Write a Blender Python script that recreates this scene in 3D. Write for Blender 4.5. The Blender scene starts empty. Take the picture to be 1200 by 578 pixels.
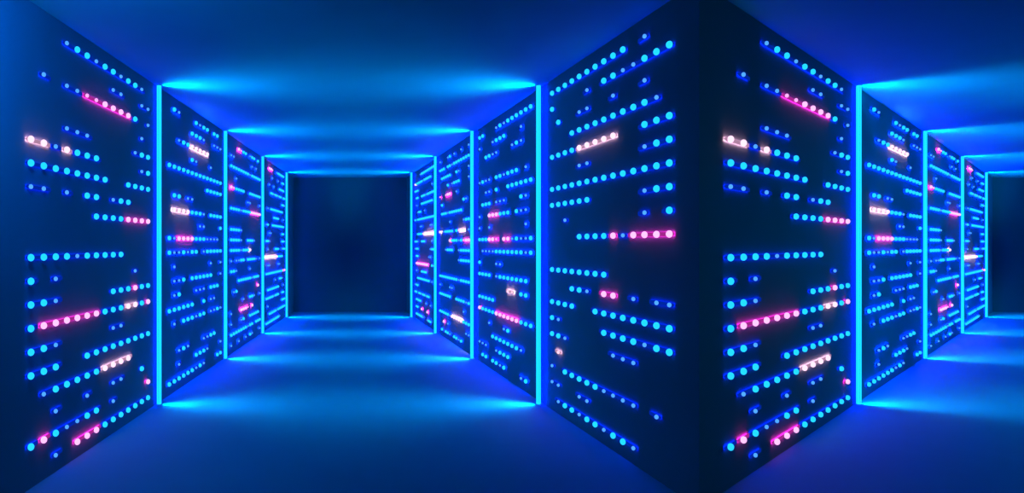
import bpy, math
from mathutils import Vector

C = bpy.context.scene.collection
F, PX, PY = 900.0, 409.0, 287.0          # focal length and principal point of the view, for a 1200x578 frame
D1 = 7.2                                  # distance of the first pair of tubes, metres
HT = 374.0 / F * D1                       # room height
ZC = HT / 2                               # eye height
STEP = 0.4 * D1                           # distance between tube pairs
SHEAR = 820.0 / F                         # the second tunnel runs off to the right
TAPER_L, BASE_L = (461 - PX) / F, -275.0 / F * D1      # line of the lamps along the left wall: x = TAPER*y + BASE
TAPER_R, BASE_R = (359 - PX) / F, 275.4 / F * D1
OFF = 0.025                               # wall face behind the lamp centres
YB = 17.1                                 # end wall

# ------------------------------------------------------------------ materials
def principled(name, col, rough=0.7, spec=0.15, noise=0.0, scale=4.0):
    m = bpy.data.materials.new(name); m.use_nodes = True
    nt = m.node_tree; b = nt.nodes['Principled BSDF']
    b.inputs['Roughness'].default_value = rough
    b.inputs['Specular IOR Level'].default_value = spec
    if noise:
        tc = nt.nodes.new('ShaderNodeTexCoord'); n = nt.nodes.new('ShaderNodeTexNoise')
        n.inputs['Scale'].default_value = scale; n.inputs['Detail'].default_value = 3
        r = nt.nodes.new('ShaderNodeValToRGB')
        r.color_ramp.elements[0].position = .3; r.color_ramp.elements[1].position = .7
        r.color_ramp.elements[0].color = tuple(c * (1 - noise) for c in col) + (1,)
        r.color_ramp.elements[1].color = tuple(min(1, c * (1 + noise)) for c in col) + (1,)
        nt.links.new(tc.outputs['Object'], n.inputs['Vector'])
        nt.links.new(n.outputs['Fac'], r.inputs['Fac']); nt.links.new(r.outputs['Color'], b.inputs['Base Color'])
    else:
        b.inputs['Base Color'].default_value = (*col, 1)
    return m

def glow(name, col, k=1.0):
    m = bpy.data.materials.new(name); m.use_nodes = True
    nt = m.node_tree; nt.nodes.clear()
    o = nt.nodes.new('ShaderNodeOutputMaterial'); e = nt.nodes.new('ShaderNodeEmission')
    e.inputs['Color'].default_value = (*col, 1); e.inputs['Strength'].default_value = k
    nt.links.new(e.outputs[0], o.inputs['Surface'])
    return m

M_WALL = principled('navy_panel', (0.080, 0.068, 0.115), .8, .05, .05, 1.5)
M_END = principled('dark_navy_end_wall', (0.015, 0.060, 0.072), .8, .05, .05, 1.5)
M_FLOOR = principled('blue_floor', (0.003, 0.17, 0.21), .75, .1, .03, 2.0)
M_CEIL = principled('blue_ceiling', (0.004, 0.215, 0.26), .85, .05, .03, 2.0)
M_TUBE = glow('cyan_neon', (0.012, 0.82, 1.6))
M_TUBE_BACK = glow('neon_back_glow', (0.012, 0.82, 150.0))
# each LED row: clear lenses on a bar added to make their halo; dim glowing front, bright undercut sides facing the wall
M_DOT = {
    'B': glow('cyan_led', (0.02, 0.74, 1.3)), 's': glow('small_blue_led', (0.09, 0.42, 1.3)),
    'P': glow('magenta_led', (1.3, 0.62, 1.3)), 'p': glow('small_magenta_led', (1.3, 0.50, 1.2)),
    'W': glow('pale_pink_led', (1.3, 0.88, 1.2)), 'w': glow('small_pale_pink_led', (1.2, 0.75, 0.95)),
}
KB = (33.0, 220.0, 420.0, 560.0)                  # strength of the added bars, raised by section for bluer far halos
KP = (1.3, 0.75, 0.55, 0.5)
M_HALO = {}
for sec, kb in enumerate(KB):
    M_HALO['B', sec] = (glow('blue_halo_front', (0.0, 0.02, 0.33)), glow('blue_halo_side', (0.0, 0.02, 1.0), kb))
    M_HALO['P', sec] = (glow('magenta_halo_front', (0.36, 0.02, 0.26)), glow('magenta_halo_side', (1.0, 0.02, 0.55), kb * KP[sec]))
    M_HALO['W', sec] = (glow('pale_pink_halo_front', (0.42, 0.22, 0.35)), glow('pale_pink_halo_side', (1.0, 0.62, 0.6), kb * KP[sec]))

# ------------------------------------------------------------------ mesh helpers
def mesh(name, verts, faces, mat, smooth=False):
    me = bpy.data.meshes.new(name); me.from_pydata(verts, [], faces); me.update()
    me.materials.append(mat)
    if smooth:
        me.polygons.foreach_set('use_smooth', [True] * len(me.polygons))
    return me

def link(name, data, parent=None, loc=(0, 0, 0)):
    o = bpy.data.objects.new(name, data); C.objects.link(o); o.location = loc
    if parent: o.parent = parent
    return o

def prism(outline, z0, z1):
    n = len(outline)
    v = [(x, y, z0) for x, y in outline] + [(x, y, z1) for x, y in outline]
    f = [tuple(range(n - 1, -1, -1)), tuple(range(n, 2 * n))]
    f += [(i, (i + 1) % n, n + (i + 1) % n, n + i) for i in range(n)]
    return v, f

def structure(name, outline, z0, z1, mat):
    o = link(name, mesh(name, *prism(outline, z0, z1), mat)); o['kind'] = 'structure'
    return o

def sphere(name, rx, ry, rz, mat, seg=14, rings=9):
    v, f = [(0, 0, rz)], []
    for i in range(1, rings):
        t = math.pi * i / rings
        for j in range(seg):
            a = 2 * math.pi * j / seg
            v.append((rx * math.sin(t) * math.cos(a), ry * math.sin(t) * math.sin(a), rz * math.cos(t)))
    v.append((0, 0, -rz)); last = len(v) - 1
    for j in range(seg):
        k = (j + 1) % seg
        f.append((0, 1 + j, 1 + k))
        for i in range(rings - 2):
            a, b = 1 + i * seg, 1 + (i + 1) * seg
            f.append((a + j, b + j, b + k, a + k))
        a = 1 + (rings - 2) * seg
        f.append((a + j, last, a + k))
    return mesh(name, v, f, mat, True)

def cylinder(name, r, z0, z1, mat, seg=20, bevel=0.004):
    prof = [(r - bevel, z0), (r, z0 + bevel), (r, z1 - bevel), (r - bevel, z1)]
    v, f = [], []
    for rr, z in prof:
        v += [(rr * math.cos(2 * math.pi * j / seg), rr * math.sin(2 * math.pi * j / seg), z) for j in range(seg)]
    for i in range(3):
        f += [(i * seg + j, i * seg + (j + 1) % seg, (i + 1) * seg + (j + 1) % seg, (i + 1) * seg + j) for j in range(seg)]
    f += [tuple(range(seg - 1, -1, -1)), tuple(range(3 * seg, 4 * seg))]
    return mesh(name, v, f, mat, True)

# ------------------------------------------------------------------ the two tunnels' shell
def lx(y, shear=0.0): return (TAPER_L + shear) * y + BASE_L      # lamp line on the left wall
def rx(y, shear=0.0): return (TAPER_R + shear) * y + BASE_R

structure('floor', [(-4, -1.5), (24, -1.5), (24, YB + .3), (-4, YB + .3)], -0.12, 0, M_FLOOR)
structure('ceiling', [(-4, -1.5), (24, -1.5), (24, YB + .3), (-4, YB + .3)], HT, HT + .12, M_CEIL)
y0 = 1.5
OFF2 = OFF / math.cos(math.atan(TAPER_L + SHEAR))
structure('wall_left', [(lx(y0) - OFF, y0), (lx(YB) - OFF, YB), (lx(YB) - OFF - .25, YB), (lx(y0) - OFF - .25, y0)], 0, HT, M_WALL)
yn = (BASE_R - BASE_L + OFF + OFF2) / (TAPER_L + SHEAR - TAPER_R)   # nose of the wedge between the tunnels
structure('wall_middle', [(rx(yn) + OFF, yn), (lx(YB, SHEAR) - OFF2, YB), (rx(YB) + OFF, YB)], 0, HT, M_WALL)
structure('wall_right', [(rx(y0, SHEAR) + OFF, y0), (rx(y0, SHEAR) + OFF + .3, y0), (rx(YB, SHEAR) + OFF + .3, YB), (rx(YB, SHEAR) + OFF, YB)], 0, HT, M_WALL)
structure('wall_back', [(-4, YB), (24, YB), (24, YB + .25), (-4, YB + .25)], 0, HT, M_END)

# ------------------------------------------------------------------ neon tubes
ORD = ['first', 'second', 'third', 'fourth']
TUBE = {}
for side in (1, -1):
    me = cylinder('neon_tube', 0.0215, 0.002, HT - 0.002, M_TUBE)
    me.materials.append(M_TUBE_BACK)
    for p in me.polygons:                         # the face towards the wall
        if p.normal.x * side < -0.7: p.material_index = 1
    TUBE[side] = me
TX_L = [186.5, 264.3, 308.0, 336.0]
TX_R = [631.0, 553.0, 510.0, 482.0]
WASH = ((23.0, 1.3, 20, 112), (6.5, 0.5, 36, 165))      # watts, length, tip, spread of the beams
def tube(x, y, label, group, side):
    o = link('neon_tube', TUBE[side], None, (x, y, 0))
    o['label'] = label; o['category'] = 'neon light'; o['group'] = group
    for watts, length, tip, spread in WASH:       # the light it sends across the floor and across the ceiling
        t = math.radians(tip)
        for up in (-1, 1):
            l = bpy.data.lights.new('tube_wash', 'AREA'); l.shape = 'RECTANGLE'
            l.size = 0.04; l.size_y = length; l.energy = watts * (1.12 if up > 0 else 1.0); l.color = (0.0, 0.39, 1.0); l.spread = math.radians(spread + (22 if up > 0 and spread < 130 else 0))
            z = 0.012 + length / 2 * math.cos(t)
            a = link('tube_wash', l, None, (x + side * (0.035 + length / 2 * math.sin(t)), y, z if up < 0 else HT - z))
            a.rotation_euler = Vector((side * math.cos(t), 0, up * math.sin(t))).to_track_quat('-Z', 'Y').to_euler()
    return o
for i in range(4):
    y = D1 + STEP * i
    tube((TX_L[i] - PX) / F * y, y, f'{ORD[i]} vertical cyan neon tube from the front on the left tunnel\'s left wall', 'neon tubes of the left tunnel', 1)
    tube((TX_R[i] - PX) / F * y, y, f'{ORD[i]} vertical cyan neon tube from the front on the left tunnel\'s right wall', 'neon tubes of the left tunnel', -1)
    tube((TX_L[i] - PX) / F * y + SHEAR * y, y, f'{ORD[i]} vertical cyan neon tube from the front on the right tunnel\'s left wall', 'neon tubes of the right tunnel', 1)
    tube((TX_R[i] - PX) / F * y + SHEAR * y, y, f'{ORD[i]} vertical cyan neon tube from the front on the right tunnel\'s right wall', 'neon tubes of the right tunnel', -1)

# ------------------------------------------------------------------ rows of LED dots: 20 rows x 14 columns per wall section
# B cyan, s small blue, P magenta, p small magenta, W pale pink, w small pale pink
L = [
 ["...sBBsBBsBBs.", "........ss..ss", ".s.ssppPPPPB.s", "............s.", "...sss.....sBB", "WWsWBBB.....sB", "BBBBBBBB..BBBB",
  "ss.s.BB.sBB...", "......BBBBPPPP", "..............", "BBBBsBBBBB....", "B.s........s..", "BBs.....BBBPBB", "BPPPPPPBBBWWBP",
  "BBs.....ss....", "BBB..BBBBBBBBB", ".sBBBBBWWWW...", "..s..s..ss..B.", "BPBssBB.s....P", "..s.PPPBBBBBBB"],
 [".Bs...BsBB.BB.", ".....BBBs..sss", "..sBBWWWWW....", ".....Bs...s...", "BBBBBBBBBBBBBB", ".........BBBBB", ".BB.ss........",
  ".WWWWBBBs.BBBB", ".......ss....B", "BsPPPPBBBssss.", "BssBsBB.sBBBBB", ".s........s..s", ".ssB.BBBBBB..s", ".sB...sss.BBB.",
  "BBBBBB..B.ss..", ".s.BBBsBB.ssBs", "..............", "..sBs...ssBB..", "..s...BBBs...s", "BBBBBBsBs...BB"],
 ["...PpBB.sBB.B.", "ss.......s.s..", "BBBBBBBBsBBBBB", "..s...........", "PpBBBB..BBBBBB", ".......ss....s", "BBBBsBBBBPPPPP",
  "..............", "BBBBs.........", "BBBBs..BBBs...", "BBBBsBBBW.....", "s.ssBB.BBBBs.s", "BBs.....s.....", "...BBBBBBsBBB.",
  ".sB.........P.", ".....s..BBs..s", "s...PPPp.P....", "s...sB..BBBBB.", "BBBBBBBsBB.BBB", "s..s..s.Bs...s"],
 ["..PPp..sBBBBB.", "....s...s..BB.", "..s..s...BBBB.", "...BBsBBsBB.BB", "...........BBs", ".s.BBBBBBBBB..", ".....BBBB...s.",
  "sB..BBBBBBBBB.", "..ss.......BB.", "BBs........BBs", ".s....BBB..sBB", "WWWWWWWWBBBB..", ".ss.....ss....", "BBBBBBBBBBBB.P",
  "......s..BBs..", ".BBBBBBBB...s.", "BBBBBsBBB..BB.", ".s.........BBB", "..BBBBBsBBBBBB", "BBBBBBBBBs...."],
]
plain = str.maketrans('PWpw', 'BBss')
R = [[row.translate(plain) for row in reversed(sec)] for sec in L]
R[0] = ["..s.BBBBBBBBBB", "BBBssBB.s....B", "..s..s..ss..B.", ".sBBBBBBBBB...", "BBB..WWWWWBBBB", "BBs.....ss....", "BBBBBBBBBBBBBB",
        "BBs.....BBBBBB", "B.s........s..", "PPPPsPBBBB....", "..............", "......BBBBBBBB", "ss.s.PP.sBB...", "BBBBBBBB..BBBB",
        "BBsBBBB.....sB", "...sss.....sBB", "............w.", ".s.ssssBBBBB.s", "........ss..ss", "...sBBsBBsBBs."]
for sec, k, row in [(1, -3, ".ssB.BBBPPP..s"), (1, -1, "BssBsPP.pPPBBB"), (1, 3, ".BB.ww........"), (1, 5, "BBBPPPPPPBBBBP"),
                    (2, -6, ".....s..PPp..p"), (2, -2, "s.WWwB.BBBBs.W"), (2, -1, "PPpBsBBBP....."), (2, 7, "BBBWWWWWsBBBBB"), (2, 8, "ss.......s.P.."),
                    (3, -9, "..BBBBBsBBBBBW"), (3, -2, "WWWWWWwwBBBB.."), (3, 2, "sB..PPPPPPPPP."), (3, 8, "....P...P..BB.")]:
    R[sec][k + 10] = row

RB, RS = 0.0225, 0.0145
def led(name, r, mat, turn):
    me = sphere(name, r * .85, r, r, mat)
    ca, sa = math.cos(turn), math.sin(turn)
    for v in me.vertices:
        v.co = (v.co.x * ca + v.co.y * sa, -v.co.x * sa + v.co.y * ca, v.co.z)
    return me

NUM = 'no one two three four five six seven eight nine ten eleven twelve thirteen fourteen'.split()
RANK = ['', 'second-', 'third-', 'fourth-', 'fifth-', 'sixth-', 'seventh-', 'eighth-', 'ninth-', 'tenth-']
def rank_phrase(i, n):
    half = (n + 1) // 2
    if i < half: return RANK[i] + 'highest row'
    return RANK[n - 1 - i] + 'lowest row'

def colours(run):
    c = {'cyan': sum(ch in 'Bs' for ch in run), 'magenta': sum(ch in 'Pp' for ch in run), 'pink': sum(ch in 'Ww' for ch in run)}
    return '-'.join(n for n, k in sorted(c.items(), key=lambda t: -t[1]) if k)

SECTION = ['before first tube', 'behind first tube', 'behind second tube', 'behind third tube']
GAP = 5
TINT = {'P': 'magenta', 'W': 'pale pink'}
TAIL, BACK, FRONT, DEEP = 0.11, 0.0005, 0.0090, 0.0085
BRIM = (0.0125, 0.0165, 0.0175, 0.0175)           # half height of the added halo bar's front plate

def runs_of(row):
    cells = [i for i, ch in enumerate(row) if ch != '.']
    out = []
    for i in cells:
        if out and i - out[-1][-1] <= GAP: out[-1].append(i)
        else: out.append([i])
    return out

def lamp_rows(pattern, taper, base, side, where, group):
    """pattern: 20 strings; side +1 on a left wall (lamps face right), -1 on a right wall."""
    turn = math.atan(taper)
    bulb = {k: led('led_bulb', RB if k in 'BPW' else RS, m, turn) for k, m in M_DOT.items()}
    off = OFF / math.cos(turn)
    for sec in range(4):
        rows = [(k, row) for k, row in enumerate(pattern[sec]) if row.strip('.')]
        for idx, (k, row) in enumerate(rows):
            z = ZC - (14.85 + 27.75 * (k - 10) + 0.2) / F * D1 * 0.6475
            runs = runs_of(row)
            for q, run in enumerate(runs):
                ys = [D1 * (0.6475 + 0.4 * sec + 0.02377 * n) for n in run]
                text = ''.join(row[n] for n in run)
                y, n = ys[0], len(run)
                root = link('led_strip' if n > 1 else 'led_lamp', None, None, (taper * y + base, y, z))
                spot = '' if len(runs) == 1 else ('near end of ' if q == 0 else 'far end of ' if q == len(runs) - 1 else 'middle of ')
                root['label'] = f"{NUM[n]} {colours(text)} LED dot{'s' if n > 1 else ''}, {spot}{rank_phrase(idx, len(rows))}, {where} {SECTION[sec]}"
                root['category'] = 'LED light'
                root['group'] = f'{group} {SECTION[sec]}'
                fam = lambda q_: row[q_].upper().replace('S', 'B')
                mixed = len({fam(q_) for q_ in run}) > 1
                st = [[run[0]]]                   # one added halo bar under each unbroken stretch of one colour
                for a in run[1:]:
                    if a == st[-1][-1] + 1 and fam(a) == fam(st[-1][-1]): st[-1].append(a)
                    else: st.append([a])
                for q_, s in enumerate(st):
                    ya = D1 * (0.6475 + 0.4 * sec + 0.02377 * s[0]) - .022 - y
                    yb = D1 * (0.6475 + 0.4 * sec + 0.02377 * s[-1]) + .022 - y
                    nxt = st[q_ + 1][0] - s[-1] if q_ + 1 < len(st) else 99
                    yb += 0.100 if nxt == 1 else TAIL if s[-1] < 13 else .02
                    prof = [(0, BACK), (DEEP, FRONT), (DEEP + .001, BRIM[sec]), (DEEP + .003, BRIM[sec])]
                    prof += [(d, -h) for d, h in reversed(prof)]
                    v = [(taper * yy + side * (d * off / OFF - off), yy, h) for yy in (ya, yb) for d, h in prof]
                    f = [tuple(range(8)), tuple(range(15, 7, -1))] + [(q, 8 + q, 8 + (q + 1) % 8, (q + 1) % 8) for q in range(8)]
                    me = mesh('added_halo_bar', v, f, M_HALO[fam(s[0]), sec][0]); me.materials.append(M_HALO[fam(s[0]), sec][1])
                    for i_ in (2, 8): me.polygons[i_].material_index = 1
                    o = link('added_halo_bar', me, root)
                    if mixed and fam(s[0]) != 'B': o['label'] = TINT[fam(s[0])] + ' added halo bar'
                for n_, yy in zip(run, ys):
                    b = link('led_bulb', bulb[row[n_]], root, (taper * (yy - y), yy - y, 0))
                    if mixed and fam(n_) != 'B': b['label'] = TINT[fam(n_)] + ' LED dot'
lamp_rows(L, TAPER_L, BASE_L, 1, "left tunnel's left wall", "LED rows of the left tunnel's left wall")
lamp_rows(R, TAPER_R, BASE_R, -1, "left tunnel's right wall", "LED rows of the left tunnel's right wall")
lamp_rows(L, TAPER_L + SHEAR, BASE_L, 1, "right tunnel's left wall", "LED rows of the right tunnel's left wall")

# ------------------------------------------------------------------ ambient light
w = bpy.data.worlds.new('night_blue'); bpy.context.scene.world = w; w.use_nodes = True
bg = w.node_tree.nodes['Background']; bg.inputs['Color'].default_value = (0.0, 0.62, 1.0, 1); bg.inputs['Strength'].default_value = 0.8

l = bpy.data.lights.new('added_blue_fill', 'AREA'); l.shape = 'DISK'; l.size = 0.3; l.energy = 95; l.color = (0.0, 0.26, 1.0)  # added fill out of view, brightens the top of the near left wall
a = link('added_blue_fill', l, None, (-1.3, 3.3, HT - 0.3))
from mathutils import Vector
a.rotation_euler = (Vector((-1.95, 4.3, HT - .3)) - Vector(a.location)).to_track_quat('-Z', 'Y').to_euler()

# ------------------------------------------------------------------ camera
cam = bpy.data.cameras.new('camera'); cam.sensor_width = 36; cam.lens = F / 1200 * 36
cam.shift_x = (600 - PX) / 1200; cam.shift_y = -(289 - PY) / 1200
co = link('camera', cam, None, (0, 0, ZC)); co.rotation_euler = (math.pi / 2, 0, 0)
sc = bpy.context.scene; sc.camera = co
sc.view_settings.view_transform = 'Standard'; sc.view_settings.look = 'None'
sc.view_settings.gamma = 1; sc.view_settings.exposure = 0; sc.view_settings.use_curve_mapping = False
sc.cycles.use_light_tree = True
